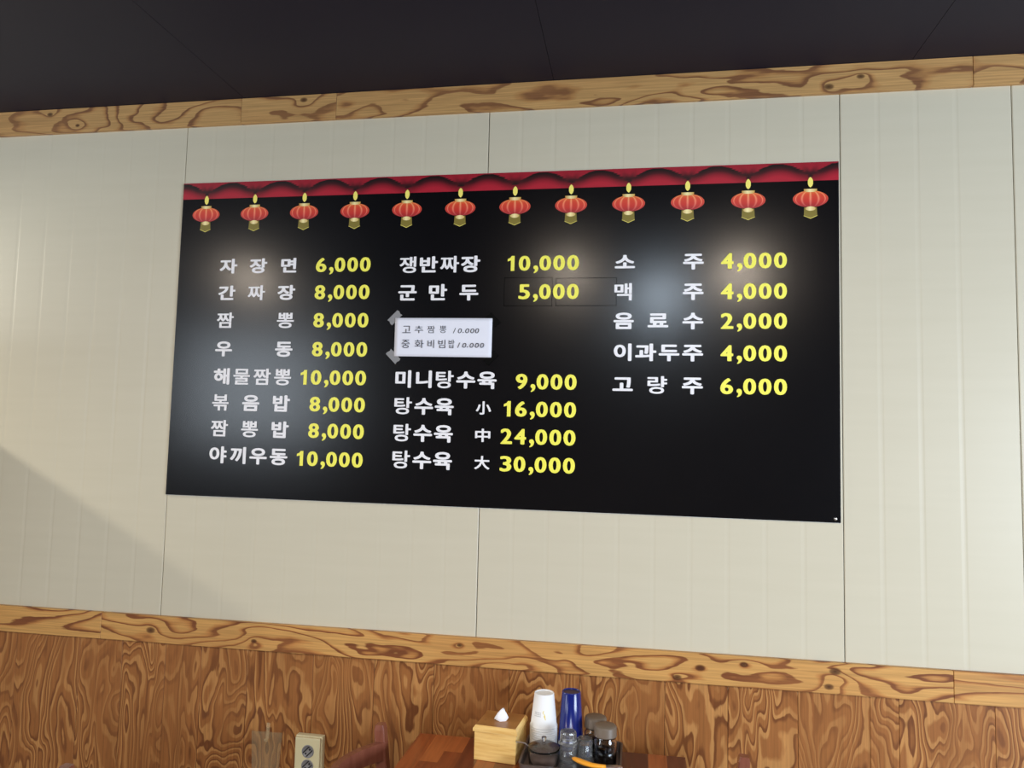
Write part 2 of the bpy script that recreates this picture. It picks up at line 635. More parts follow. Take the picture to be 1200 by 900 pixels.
def hangul(text, l, r, b, t, mat, y):
    """characters spread so that the row's ink runs from l to r"""
    n = len(text)
    spaced = n > 1 and (r - l) / n > 0.075          # widely spaced: every character is a part of its own
    mb = MB()
    wd = [(glyph(c)[2][1] - glyph(c)[2][0]) * EMX for c in text]
    for k, c in enumerate(text):
        dx = 0.0016 if c in DENSE else 0.0024
        dz = 0.0009 if c in DENSE else 0.0016
        w = wd[k] + 2 * dx
        lo, hi = l + (wd[0] / 2 + dx), r - (wd[-1] / 2 + dx)
        cx = lo + (hi - lo) * (k / (n - 1) if n > 1 else 0.5)
        bb = glyph(c)[2]
        # keep the font's own vertical placement inside the row
        s = (t - b - 2 * dz) / 0.90
        mid = (b + t) / 2
        zc = 0.375
        if spaced and k > 0:
            mb.build('dish_lettering', board, recalc=False)
            mb = MB()
        stamp(mb, c, cx - (bb[0] + bb[1]) / 2 * EMX, mid - zc * s, EMX, s, dx, dz, mat, y)
    mb.build('dish_lettering', board, recalc=False)


DW, DP, CP = 0.0346, 0.0408, 0.0205


def price(mb, text, r, b, t, mat, y):
    x = r
    h = t - b
    for c in reversed(text):
        if c == '1':
            w, xr = 0.0205, x - 0.0065
            pts = [(xr - .0108, b), (xr, b), (xr, t), (xr - .0088, t), (xr - .0125, t - .0055), (xr - w, t - .0092), (xr - w, t - .0165), (xr - .0108, t - .0135)]
            mb.faces([(px, y, pz) for px, pz in pts], [tuple(range(8))], mat)
            x -= DP
        elif c == ',':
            x -= CP
            fit(mb, c, x + 0.0092, x + 0.0237, b - 0.17 * h, b + 0.35 * h, 0.0012, 0.0009, mat, y)
        else:
            fit(mb, c, x - DW, x, b, t, 0.0027, 0.0013, mat, y)
            x -= DP


# ------------------------------------------------------------------ the menu board
BC = (-0.003, 0.0, 1.8595)
BW, BH = 1.993, 0.9955
TILT = 0.0032
board = empty('menu_board', (BC[0], -0.0005, BC[2]))
board.rotation_euler = (0, TILT, 0)
tag(board, 'large black menu board with red lantern border, white dish names and yellow prices', 'menu board')
FRONT = -0.0055
mb = MB()
mb.box((-BW / 2, FRONT, -BH / 2), (BW / 2, -0.0002, BH / 2), 'board_edge')
mb.faces([(-BW / 2 + .0004, FRONT - .0002, -BH / 2 + .0008), (BW / 2 - .0004, FRONT - .0002, -BH / 2 + .0008),
          (BW / 2 - .0004, FRONT - .0002, BH / 2 - .0004), (-BW / 2 + .0004, FRONT - .0002, BH / 2 - .0004)], [(0, 1, 2, 3)], 'board')
mb.build('panel', board, recalc=False)
Y1, Y2, Y3 = FRONT - 0.0005, FRONT - 0.0008, FRONT - 0.0011

# red swagged border, printed along the top: dark arcs between the lantern hooks
PITCH = 0.1667
LX0 = -0.9155 - BC[0]
TOPZ, BOTZ = BH / 2 - 0.0006, BH / 2 - 0.0535
bm = bmesh.new()
lay = bm.verts.layers.float.new('shade')
NXS, NZS = 240, 26
grid = []
for i in range(NXS + 1):
    x = -BW / 2 + 0.0005 + (BW - 0.001) * i / NXS
    u = ((x - LX0) / PITCH) % 1.0
    arc = (TOPZ - 0.0425) + 0.0400 * (math.sin(PI * u) ** 0.80)
    colv = []
    for j in range(NZS + 1):
        z = BOTZ + (TOPZ - BOTZ) * j / NZS
        d = arc - z
        if d >= 0:
            sh = max(0.0, 1.0 - d / 0.036) * (0.45 + 0.55 * min(1.0, math.sin(PI * u) * 1.5))
        else:
            near = min(u, 1 - u)
            sh = max(0.0, 1.0 - near / 0.16) * max(0.0, 1.0 - (-d) / 0.026)
            sh = 0.20 + 0.85 * sh
        v = bm.verts.new((x, Y1, z))
        v[lay] = min(1.0, sh)
        colv.append(v)
    grid.append(colv)
for i in range(NXS):
    for j in range(NZS):
        bm.faces.new((grid[i][j], grid[i + 1][j], grid[i + 1][j + 1], grid[i][j + 1]))
me = bpy.data.meshes.new('swag_border')
bm.to_mesh(me)
bm.free()
me.materials.append(M['swag'])
o = link('swag_border', me, board)
o['label'] = 'red printed drapery border along the top edge'


def lantern_mesh():
    bm = bmesh.new()
    rl = bm.verts.layers.float.new('rib')
    names = ['lobe', 'gold', 'olive', 'flame']

    def poly(pts, mat, y=Y2):
        f = bm.faces.new([bm.verts.new((x, y, z)) for x, z in pts])
        f.material_index = names.index(mat)
    a, b = 0.0467, 0.0243
    NT_, NP_ = 60, 16
    ribs = [-58, -29, 0, 28, 57]
    g = []
    for i in range(NT_ + 1):
        th = -PI / 2 + PI * i / NT_
        row = []
        for j in range(NP_ + 1):
            ph = math.radians(-72 + 144 * j / NP_)
            w = math.cos(ph) ** 0.95
            v = bm.verts.new((a * w * math.sin(th), Y2, b * math.sin(ph) / math.sin(math.radians(72)) * 0.92))
            dmin = min(abs(math.degrees(th) - r) for r in ribs)
            edge = max(0.0, (abs(math.degrees(th)) - 74) / 16) * 0.5
            v[rl] = max(0.0, 1 - dmin / 5.5, edge)
            row.append(v)
        g.append(row)
    for i in range(NT_):
        for j in range(NP_):
            f = bm.faces.new((g[i][j], g[i + 1][j], g[i + 1][j + 1], g[i][j + 1]))
            f.material_index = 0
    poly([(-0.0172, 0.0225), (0.0172, 0.0225), (0.0178, 0.0285), (-0.0178, 0.0285)], 'gold', Y3)
    poly([(-0.0085, 0.0195), (0.0085, 0.0195), (0.0172, 0.0225), (-0.0172, 0.0225)], 'gold', Y3)
    poly([(-0.0165, -0.0235), (-0.0178, -0.047), (0, -0.0548), (0.0178, -0.047), (0.0165, -0.0235)], 'olive', Y2 - 0.0001)
    poly([(-0.0178, -0.047), (-0.0188, -0.0478), (0, -0.0563), (0.0188, -0.0478), (0.0178, -0.047), (0, -0.0548)], 'flame', Y2 - 0.0001)
    pts = [(0.0135 * math.cos(t), -0.0275 + 0.0062 * math.sin(t)) for t in [2 * PI * k / 20 for k in range(20)]]
    poly(pts, 'gold', Y3)
    fl = [(0, 0.0625), (0.0042, 0.0585), (0.0068, 0.0525), (0.0068, 0.0425), (0.0045, 0.0365), (0, 0.0325)]
    poly([(-x, z) for x, z in fl[::-1]][:-1] + fl[:-1], 'flame', Y3)
    me = bpy.data.meshes.new('lantern_picture')
    bmesh.ops.recalc_face_normals(bm, faces=bm.faces)
    bm.to_mesh(me)
    bm.free()
    for f in me.polygons:
        if f.normal.y > 0:
            f.flip()
    for n in names:
        me.materials.append(M[n])
    return me


lm = lantern_mesh()
for k in range(12):
    o = link('lantern_picture', lm, board)
    o.location = (LX0 + PITCH * k, 0, 0.3925)
    if k == 0:
        first = o
    o['label'] = 'printed red paper lantern with gold cap'

# menu rows: (dish, left, right, price, price right edge, bottom, top) in wall metres
C1L, C1R, C1P = -0.8575, -0.5985, -0.3570
C2L, C2P = -0.2650, 0.2782
C3L, C3R, C3P = 0.3815, 0.6310, 0.8556
ROWS = [
    ('자장면', C1L, C1R, '6,000', C1P, 2.0628, 2.1098), ('간짜장', C1L, C1R, '8,000', C1P, 1.9775, 2.0245),
    ('짬뽕', C1L, C1R, '8,000', C1P, 1.8895, 1.9385), ('우동', C1L, C1R, '8,000', C1P, 1.8000, 1.8490),
    ('해물짬뽕', C1L, C1R, '10,000', C1P, 1.7120, 1.7630), ('볶음밥', C1L, C1R, '8,000', C1P, 1.6305, 1.6815),
    ('짬뽕밥', C1L, C1R, '8,000', C1P, 1.5500, 1.6010), ('야끼우동', C1L, C1R, '10,000', C1P, 1.4675, 1.5195),
    ('쟁반짜장', C2L, -0.0155, '10,000', C2P, 2.0560, 2.1060), ('군만두', C2L - 0.001, -0.0185, '5,000', C2P + 0.001, 1.9710, 2.0210),
    ('미니탕수육', C2L, 0.0440, '9,000', C2P, 1.7085, 1.7605), ('탕수육', C2L, -0.0825, '16,000', C2P, 1.6290, 1.6800),
    ('탕수육', C2L, -0.0825, '24,000', C2P, 1.5485, 1.6005), ('탕수육', C2L, -0.0825, '30,000', C2P, 1.4685, 1.5215),
    ('소주', C3L, C3R, '4,000', C3P, 2.0545, 2.1025), ('맥주', C3L, C3R, '4,000', C3P, 1.9670, 2.0170),
    ('음료수', C3L - .001, C3R, '2,000', C3P, 1.8835, 1.9325), ('이과두주', C3L + .001, C3R, '4,000', C3P, 1.7925, 1.8425),
    ('고량주', C3L - .001, C3R, '6,000', C3P, 1.7000, 1.7500),
]
SIZES = {11: '小', 12: '中', 13: '大'}
PZ = {0: 2.0865, 8: 2.0793, 14: 2.0775}
for k, (dish, l, r, pr, prr, b, t) in enumerate(ROWS):
    mid = (l + prr) / 2
    dz = TILT * (mid - BC[0]) - BC[2]          # undo the board's slight tilt inside its own frame
    hangul(dish, l - BC[0], r - BC[0], b + dz, t + dz, 'white_ink', Y3)
    if k in SIZES:
        mb = MB()
        fit(mb, SIZES[k], -0.0155 - BC[0], 0.0300 - BC[0], (b + t) / 2 - 0.0215 + dz, (b + t) / 2 + 0.0175 + dz, 0.0013, 0.0010, 'white_ink', Y3)
        mb.build('size_lettering', board, recalc=False)
    mb = MB()
    h = 0.0450
    c = (b + t) / 2 + dz + (-0.0008 if k >= 14 else (-0.003 if k in (11, 12, 13, 10, 7) else 0.0))
    price(mb, pr, prr - BC[0], c - h / 2, c + h / 2, 'yellow_ink', Y3)
    o = mb.build('price_lettering', board, recalc=False)
    o['label'] = 'yellow printed price ' + pr


# black vinyl patches stuck over old prices
def patch(x0, x1, z0, z1):
    mb = MB()
    mb.box((x0 - BC[0], Y1 - 0.0001, z0 - BC[2]), (x1 - BC[0], FRONT, z1 - BC[2]), 'board')
    e = 0.0013
    for lo, hi in (((x0 - e, z0 - e), (x1 + e, z0)), ((x0 - e, z1), (x1 + e, z1 + e)), ((x0 - e, z0), (x0, z1)), ((x1, z0), (x1 + e, z1))):
        mb.box((lo[0] - BC[0], Y1, lo[1] - BC[2]), (hi[0] - BC[0], FRONT, hi[1] - BC[2]), 'patch_edge')
    return mb.build('vinyl_patch', board)


patch(0.0600, 0.2010, 1.9550, 2.0375)
patch(0.2135, 0.3865, 1.9550, 2.0345)
# small screw in the lower right corner
mb = MB()
mb.lathe([(0.0, 0.0045), (0.0025, 0.0043), (0.0045, 0.003), (0.005, 0.0), (0, 0)], 'steel', 16)
o = mb.build('screw', board)
o.rotation_euler = (PI / 2, 0, 0)
o.location = (0.9793 - BC[0], FRONT, 1.3735 - BC[2])

# ------------------------------------------------------------------ handwritten paper note taped on the board
note = empty('paper_note', (-0.122, -0.0083, 1.860))
tag(note, 'small white paper note with handwritten extra dishes taped on the black menu board', 'note')
NW, NH = 0.298, 0.116
mb = MB()
NX, NZ = 24, 10
pv, pf = [], []
for i in range(NX + 1):
    for j in range(NZ + 1):
        u, v = i / NX - 0.5, j / NZ - 0.5
        pv.append((u * NW + 0.0009 * v, -0.0022 - 0.0012 * math.cos(u * PI) - 0.0006 * math.sin(v * 5), v * NH - u * 0.0025))
for i in range(NX):
    for j in range(NZ):
        a = i * (NZ + 1) + j
        pf.append((a, a + NZ + 1, a + NZ + 2, a + 1))
mb.faces(pv, pf, 'paper', smooth=True)
sheet = mb.build('sheet', note, recalc=False)
md = sheet.modifiers.new('thick', 'SOLIDIFY')
md.thickness = 0.0003
mb = MB()


def nx(u):
    return -0.271 + (u - 118) * 0.000306 + 0.122


def nz(v):
    return 1.9175 - (v - 110) * 0.0002926 - 1.860


for c, u, w in (('고', 240, 84), ('추', 365, 88), ('짬', 488, 76), ('뽕', 608, 66), ):
    fit(mb, c, nx(u - w / 2), nx(u + w / 2), nz(262), nz(188), 0, 0, 'pencil', -0.0046)
o = mb.build('handwriting', note, recalc=False)
o['label'] = 'thin handwritten dish name, first line'
mb = MB()
for c, u, w in (('중', 235, 84), ('화', 372, 90), ('비', 490, 64), ('빔', 600, 70), ('밥', 697, 58)):
    fit(mb, c, nx(u - w / 2), nx(u + w / 2), nz(416), nz(332), 0, 0, 'pencil', -0.0046)
o = mb.build('handwriting', note, recalc=False)
o['label'] = 'thin handwritten dish name, second line'
for dy, us in ((0, (735, 785, 822, 858, 908, 955)), (148, (782, 833, 868, 905, 957, 1008))):
    mb = MB()
    for k, u in enumerate(us):
        ch = '/0.000'[k]
        w, t_, b_ = (26, 212, 264) if ch == '/' else ((10, 250, 262) if ch == '.' else (38, 216, 264))
        fit(mb, ch, nx(u - w / 2) - 0.004, nx(u + w / 2) - 0.004, nz(b_ + dy), nz(t_ + dy), 0, 0, 'pencil', -0.0046, 0.0 if ch != '0' else 0.2)
    o = mb.build('handwritten_price', note, recalc=False)
    o['label'] = 'thin handwritten price'


def tape(cx, cz, ang, mat, L=0.044, W=0.022):
    mb = MB()
    xf = Matrix.Translation((cx, 0, cz)) @ Matrix.Rotation(ang, 4, 'Y')
    # ragged short ends
    v = [(-L / 2, -W / 2), (L / 2, -W / 2), (L / 2 - .002, -W / 6), (L / 2 + .001, W / 5), (L / 2 - .001, W / 2), (-L / 2, W / 2), (-L / 2 + .002, W / 6), (-L / 2 - .001, -W / 5)]
    lo = [(x, -0.0006, z) for x, z in v]
    hi = [(x, -0.0001, z) for x, z in v]
    n = len(v)
    mb.faces(lo + hi, [tuple(range(n)), tuple(range(2 * n - 1, n - 1, -1))] + [(k, n + k, n + (k + 1) % n, (k + 1) % n) for k in range(n)], mat, xf=xf)
    return mb.build('tape_strip', note)


tape(-0.151, 0.0605, math.radians(-45), 'tape_grey')['label'] = 'grey tape strip'
tape(-0.152, -0.0575, math.radians(45), 'tape_grey')['label'] = 'grey tape strip'
tape(0.151, 0.0530, math.radians(45), 'tape_dark_reflection')['label'] = 'tape strip with its dark reflection painted in'
tape(0.147, -0.0600, math.radians(-45), 'tape_dark_reflection')['label'] = 'tape strip with its dark reflection painted in'

# ------------------------------------------------------------------ wall outlet and clear hook
out = empty('power_outlet', (-0.4837, -0.003, 0.565))
tag(out, 'cream surface-mounted double power outlet on the wood panelling left of the chair', 'power outlet')
mb = MB()
mb.box((-0.0415, -0.021, 0.0), (0.0415, 0.0, 0.121), 'cream', bevel=0.004)
mb.build('back_box', out)
mb = MB()
mb.box((-0.0385, -0.031, 0.0025), (0.0385, -0.0205, 0.1185), 'cream', bevel=0.0035)
mb.build('face_plate', out)
for z in (0.081, 0.0405):
    mb = MB()
    mb.lathe([(0.0, 0.0003), (0.0150, 0.0003), (0.0158, 0.0022), (0.0178, 0.0024), (0.0184, 0.0)], 'socket_grey', 32)
    s = mb.build('socket', out)
    s.location = (0.002, -0.0309, z)
    s.rotation_euler = (PI / 2, 0, 0)
    s['label'] = 'round grey socket'
    mb = MB()
    xf = Matrix.Rotation(math.radians(45), 4, 'Z')
    mb.box((-0.0145, 0.0055, 0.0005), (0.0145, 0.0085, 0.0016), 'socket_dark', xf=xf)
    mb.box((-0.0145, -0.0085, 0.0005), (0.0145, -0.0055, 0.0016), 'socket_dark', xf=xf)
    for q in (-0.0085, 0.0085):
        mb.lathe([(0.0, 0.0018), (0.0026, 0.0018), (0.0026, 0.0)], 'socket_dark', 12, (q * 0.707, q * 0.707, 0.0002))
    mb.build('pin_holes', s)

hook = empty('wall_hook', (-0.625, -0.003, 0.585))
tag(hook, 'clear plastic adhesive hook stuck on the wood panelling left of the power outlet', 'wall hook')
mb = MB()
v = [(-0.044, -0.03), (0.040, -0.03), (0.048, 0.094), (-0.050, 0.092)]
mb.faces([(x, -0.002, z) for x, z in v] + [(x, 0.0, z) for x, z in v],
         [(0, 1, 2, 3), (7, 6, 5, 4), (0, 4, 5, 1), (1, 5, 6, 2), (2, 6, 7, 3), (3, 7, 4, 0)], 'clear_plastic')
mb.build('backing_plate', hook)
mb = MB()
mb.sweep([(0.003, -0.003, 0.120), (0.003, -0.004, 0.098), (0.003, -0.006, 0.078), (0.003, -0.014, 0.070), (0.003, -0.018, 0.078)], 0.010, 0.003, 'clear_plastic',
         up=(0, -1, 0.3))
mb.build('hook_arm', hook)

# ------------------------------------------------------------------ table
TZ = 0.745
TX0, TX1, TY0, TY1 = -0.134, 0.583, -0.775, -0.080
table = empty('dining_table', ((TX0 + TX1) / 2, (TY0 + TY1) / 2, 0))
tag(table, 'reddish brown wooden dining table of mixed dark and light staves against the panelling', 'table')
hx, hy = (TX1 - TX0) / 2, (TY1 - TY0) / 2
mb = MB()
n = 15
rs = random.Random(5)
for i in range(n):
    x0, x1 = -hx + 2 * hx * i / n, -hx + 2 * hx * (i + 1) / n
    y = hy
    first_len = [0.30, 0.17, 0.10, 0.22, 0.13][i % 5]
    while y > -hy + 1e-6:
        L = first_len if y == hy else rs.uniform(0.16, 0.34)
        y2 = max(-hy, y - L)
        if y2 + hy < 0.05:
            y2 = -hy
        mb.box((x0, y2, TZ - 0.028), (x1, y, TZ), 'stave', seed=rs.random())
        y = y2
mb.build('tabletop', table)
mb = MB()
for a, b in (((-hx + .06, -hy + .05), (hx - .06, -hy + .07)), ((-hx + .06, hy - .07), (hx - .06, hy - .05)),
             ((-hx + .05, -hy + .06), (-hx + .07, hy - .06)), ((hx - .07, -hy + .06), (hx - .05, hy - .06))):
    mb.box((a[0], a[1], TZ - 0.098), (b[0], b[1], TZ - 0.0285), 'chair')
mb.build('apron', table)
for sx in (-1, 1):
    for sy in (-1, 1):
        mb = MB()
        cx, cy = sx * (hx - 0.05), sy * (hy - 0.045)
        mb.box((cx - .022, cy - .022, 0), (cx + .022, cy + .022, TZ - 0.0285), 'chair', bevel=0.003)
        mb.build('leg', table)


# ------------------------------------------------------------------ chairs
def make_chair():
    root = empty('dining_chair')
    for s in (-1, 1):                                   # rear posts carry the back
        mb = MB()
        mb.sweep([(0.055, s * 0.172, 0.0), (0.045, s * 0.174, 0.25), (0.036, s * 0.176, 0.44), (0.016, s * 0.179, 0.62), (0.0, s * 0.180, 0.775), (-0.001, s * 0.180, 0.788)],
                 [0.030, 0.031, 0.034, 0.032, 0.030, 0.024], [0.032, 0.034, 0.036, 0.032, 0.028, 0.022], 'chair', up=(1, 0, 0), n=8)
        mb.build('rear_leg', root)
        mb = MB()
        mb.sweep([(0.375, s * 0.150, 0.0), (0.375, s * 0.150, 0.43)], [0.028, 0.036], [0.028, 0.036], 'chair', up=(1, 0, 0), n=8)
        mb.build('front_leg', root)
    for name, z, h in (('top_rail', 0.722, 0.046), ('back_slat', 0.640, 0.030), ('back_slat', 0.560, 0.030)):
        mb = MB()
        x0 = 0.006 + (0.775 - z) * 0.115
        pts = []
        for k in range(15):
            a = -1 + 2 * k / 14
            pts.append((x0 - 0.062 * (1 - a * a), a * 0.174, z + 0.006 * (1 - a * a)))
        mb.sweep(pts, 0.018, h, 'chair')
        mb.build(name, root)
    mb = MB()
    xf = Matrix.Identity(4)
    mb.box((0.025, -0.165, 0.431), (0.410, 0.165, 0.458), 'chair', bevel=0.008)
    mb.build('seat', root)
    mb = MB()
    for s in (-1, 1):
        mb.box((0.055, s * 0.155 - 0.009, 0.20), (0.370, s * 0.155 + 0.009, 0.222), 'chair')
    mb.box((0.20, -0.150, 0.202), (0.218, 0.150, 0.220), 'chair')
    mb.build('stretcher', root)
    return root


c1 = make_chair()
c1.location = (-0.2245, -0.330, 0)
tag(c1, 'red-brown wooden chair with curved top rail at the table end beside the power outlet', 'chair', 'wooden dining chairs')
c2 = copy_tree(c1)
c2.location = (0.722, -0.325, 0)
c2.rotation_euler = (0, 0, PI)
tag(c2, 'dark red-brown wooden chair post at the table end past the sauce jars', 'chair', 'wooden dining chairs')
c3 = copy_tree(c1)
c3.location = (-0.842, -0.732, 0)
c3.rotation_euler = (0, 0, PI)
tag(c3, 'wooden chair of which only a pale post tip shows at the lower left picture edge', 'chair', 'wooden dining chairs')

# ------------------------------------------------------------------ tray and the things on the table
TF = TZ + 0.003                                                 # tray floor
tx0, tx1, ty0, ty1 = 0.172, 0.420, -0.274, -0.080
mb = MB()


def rrect(x0, x1, y0, y1, r, z, n=6):
    out_ = []
    for cx, cy, a0 in ((x1 - r, y1 - r, 0), (x0 + r, y1 - r, 90), (x0 + r, y0 + r, 180), (x1 - r, y0 + r, 270)):
        for k in range(n + 1):
            a = math.radians(a0 + 90 * k / n)
            out_.append((cx + r * math.cos(a), cy + r * math.sin(a), z))
    return out_


rings = [rrect(tx0 + .004, tx1 - .004, ty0 + .004, ty1 - .004, .012, TZ + 0.0002), rrect(tx0, tx1, ty0, ty1, .014, TZ + .024),
         rrect(tx0 - .002, tx1 + .002, ty0 - .002, ty1 + .002, .016, TZ + .0255), rrect(tx0 + .003, tx1 - .003, ty0 + .003, ty1 - .003, .011, TZ + .025),
         rrect(tx0 + .006, tx1 - .006, ty0 + .006, ty1 - .006, .010, TF)]
vs = [p for r_ in rings for p in r_]
m_ = len(rings[0])
fs = [(i * m_ + k, i * m_ + (k + 1) % m_, (i + 1) * m_ + (k + 1) % m_, (i + 1) * m_ + k) for i in range(4) for k in range(m_)]
fs += [tuple(range(4 * m_, 5 * m_)), tuple(reversed(range(m_)))]
mb.faces(vs, fs, 'tray')
tag(mb.build('serving_tray'), 'dark brown rectangular tray holding cups and sauce jars on the table', 'tray')

# bamboo tissue box
tb = empty('tissue_box', (0.1075, -0.1635, TZ), math.radians(-5.5))
tag(tb, 'square bamboo tissue box on the wooden table left of the tray', 'tissue box')
mb = MB()
mb.box((-.055, -.055, 0.0003), (.055, .055, .072), 'bamboo', bevel=0.0015)
mb.build('body', tb)
mb = MB()
v0 = [(-.0585, -.0585, .072), (.0585, -.0585, .072), (.0585, .0585, .072), (-.0585, .0585, .072)]
v1 = [(x, y, .079) for x, y, z in v0]
v2 = [(x * .90, y * .90, .0865) for x, y, z in v0]
mb.faces(v0 + v1 + v2, [(3, 2, 1, 0)] + [(a + k, a + (k + 1) % 4, a + 4 + (k + 1) % 4, a + 4 + k) for a in (0, 4) for k in range(4)], 'bamboo')
mb.faces(v2, [(0, 1, 2, 3)], 'bamboo_top')
o = mb.build('lid', tb)
o['label'] = 'bevelled bamboo lid with a darker top'
mb = MB()
rt = random.Random(3)
prof = [(0.017, 0.009), (0.0175, 0.012), (0.0125, 0.009), (0.0065, 0.005), (0.0015, 0.0015)]
vs, fs = [], []
N = 18
for j, (a, b) in enumerate(prof):
    for k in range(N):
        t = 2 * PI * k / N
        w = 1 + 0.14 * math.sin(3 * t + j) + rt.uniform(-.05, .05)
        vs.append((-0.001 + 0.008 * j / 4 + a * w * math.cos(t), -0.004 + b * w * math.sin(t), 0.0867 + [0, .007, .016, .024, .030][j] + 0.002 * math.sin(2 * t)))
for j in range(4):
    for k in range(N):
        fs.append((j * N + k, j * N + (k + 1) % N, (j + 1) * N + (k + 1) % N, (j + 1) * N + k))
fs.append(tuple(range(4 * N, 5 * N)))
mb.faces(vs, fs, 'tissue', smooth=True)
o = mb.build('tissue', tb)
o['label'] = 'white tissue pulled up through the lid'


# inverted cups in nested stacks; every cup is a thing
def cup_mesh(name, rb, rt_, h, mat, base_mat, lip):
    """upside down: mouth (rt_) at z=0, base (rb) at z=h with a recessed bottom"""
    mb = MB()
    T = 0.0004
    mb.lathe([(rt_ - .0003, 0.003), (rt_ - .0001, 0.0), (rt_ + lip, 0.0002), (rt_ + lip + .0003, 0.0016), (rt_ + lip, 0.0032), (rt_ - .0001, 0.0036),
              (rb + .0003, h - .002), (rb, h - .0006), (rb - .0012, h), (rb - .0022, h - .0004), (rb - .003, h - .0030)], mat, 40)
    mb.lathe([(rb - .003, h - .0030), (0.0, h - .0032)], base_mat, 40)
    mb.lathe([(0.0, h - .0036), (rb - .0022, h - .0036), (rb + .0001, h - .0046), (rt_ - .0003, 0.003)], mat, 40)
    return mb


CUPX, CUPY = 0.2165, -0.134
for k in range(13):
    h = 0.084
    o = None
    z = TF + 0.0006 + 0.0056 * k
    if k == 0:
        cup0 = cup_mesh('paper_cup', 0.0255, 0.0346, h, 'paper_cup', 'paper_cup', 0.0016).build('paper_cup')
        o = cup0
    else:
        o = cup0.copy()
        COL.objects.link(o)
    o.location = (CUPX, CUPY, z)
    if k == 12:
        tag(o, 'white paper cup with a faint yellow logo, topmost of the inverted stack on the tray', 'paper cup', 'stacked white paper cups')
        # printed marks on the visible side of the top cup
        mb = MB()
        rr = lambda zz: 0.0346 + (0.0255 - 0.0346) * (zz - .0036) / (h - .0056) + 0.0003

        def mark(pts, mat):
            mb.faces([(rr(zz) * math.sin(a), -rr(zz) * math.cos(a), zz) for a, zz in pts], [tuple(range(len(pts)))], mat)
        # leaf-like squiggle, upside down with the cup
        sq = [(0.10, .046), (0.02, .041), (0.16, .037), (0.22, .030), (0.12, .034), (0.26, .024)]
        for (a, z1), (a2, z2) in zip(sq, sq[1:]):
            mark([(a - .035, z1), (a + .035, z1), (a2 + .035, z2), (a2 - .035, z2)], 'cup_logo')
        for q in range(3):
            for w in range(5):
                a = -0.75 + w * 0.13
                mark([(a, .039 - q * .0042), (a + .09, .039 - q * .0042), (a + .09, .0412 - q * .0042), (a, .0412 - q * .0042)], 'cup_text')
        pr_ = mb.build('printed_logo', o)
        pr_['label'] = 'faint yellow and grey print'
    elif k == 0:
        tag(o, 'white paper cup at the bottom of the inverted stack on the tray', 'paper cup', 'stacked white paper cups')
    else:
        NTH = ['second', 'third', 'fourth', 'fifth', 'sixth', 'seventh', 'eighth', 'ninth', 'tenth', 'eleventh', 'twelfth'][k - 1]
        tag(o, 'white paper cup, %s from the bottom of the inverted stack on the tray' % NTH, 'paper cup', 'stacked white paper cups')

BLX, BLY = 0.2870, -0.1235
for k in range(3):
    if k == 0:
        b0 = cup_mesh('tumbler', 0.0245, 0.0330, 0.124, 'blue', 'blue_base', 0.0008).build('tumbler')
        o = b0
    else:
        o = b0.copy()
        COL.objects.link(o)
    o.location = (BLX, BLY, TF + 0.0006 + 0.0165 * k)
    tag(o, ['blue plastic tumbler at the bottom of the upturned blue stack', 'blue plastic tumbler in the middle of the upturned blue stack',
            'blue plastic tumbler with dark base, topmost of the upturned blue stack'][k], 'tumbler', 'stacked blue tumblers')


# sauce jars with grey lids
def make_jar(level):
    root = empty('sauce_jar')
    mb = MB()
    R_ = 0.0290
    mb.lathe([(0.0, 0.0), (R_ - .003, 0.0), (R_, .004), (R_, .058), (R_ - .0035, .066), (R_ - .0035, .074), (R_ - .0060, .074), (R_ - .0060, .064),
              (R_ - .0028, .057), (R_ - .0028, .006), (R_ - .006, .0035), (0.0, .0035)], 'glass', 40)
    mb.build('glass_body', root)
    mb = MB()
    r2 = R_ - .0031
    mb.lathe([(0.0, .0040), (r2 - .003, .0040), (r2, .0066), (r2, level), (0.0, level)], 'soy', 40)
    o = mb.build('sauce', root)
    o['label'] = 'black sauce'
    mb = MB()
    rl = R_ - 0.0005
    mb.lathe([(rl - .002, .0765), (rl, .0700), (rl + .0006, .0715), (rl, .073), (rl, .092), (rl - .002, .0955), (rl - .006, .0968), (0.0, .0972)], 'jar_lid', 40)
    mb.lathe([(0.0, .0745), (rl - .002, .0765)], 'jar_lid', 40)
    o = mb.build('lid', root)
    o['label'] = 'grey-brown round lid'
    return root


j1 = make_jar(0.046)
j1.location = (0.3790, -0.173, TF + 0.0004)
tag(j1, 'glass jar of black sauce with grey-brown lid at the right front of the tray', 'sauce jar', 'lidded sauce jars')
j2 = copy_tree(j1)
j2.location = (0.3515, -0.1205, TF + 0.0004)
tag(j2, 'glass sauce jar with grey-brown lid behind the other jar, beside the blue tumblers', 'sauce jar', 'lidded sauce jars')

# upturned clear shot glasses: a stack of two and a single one
mb = MB()
mb.lathe([(0.0255, 0.0), (0.0262, 0.0012), (0.0252, 0.003), (0.0222, 0.010), (0.0210, 0.030), (0.0212, 0.047), (0.0200, 0.0535), (0.017, 0.055), (0.0, 0.0545),
          (0.0, 0.0430), (0.0165, 0.0420), (0.0186, 0.030), (0.0198, 0.011), (0.0238, 0.0015), (0.0255, 0.0)], 'lightened_glass', 14, smooth=False)
g0 = mb.build('shot_glass')
g0.location = (0.2880, -0.2080, TF + 0.0006)
tag(g0, 'clear upturned shot glass under another one, between spice jar and sauce jar', 'shot glass', 'clear shot glasses')
g1 = g0.copy()
COL.objects.link(g1)
g1.location = (0.2880, -0.2080, TF + 0.0565)
tag(g1, 'clear upturned shot glass stacked on top of another, in front of the blue tumblers', 'shot glass', 'clear shot glasses')
g1.scale = (0.98, 0.98, 0.56)
g2 = g0.copy()
COL.objects.link(g2)
g2.location = (0.3270, -0.1760, TF + 0.0006)
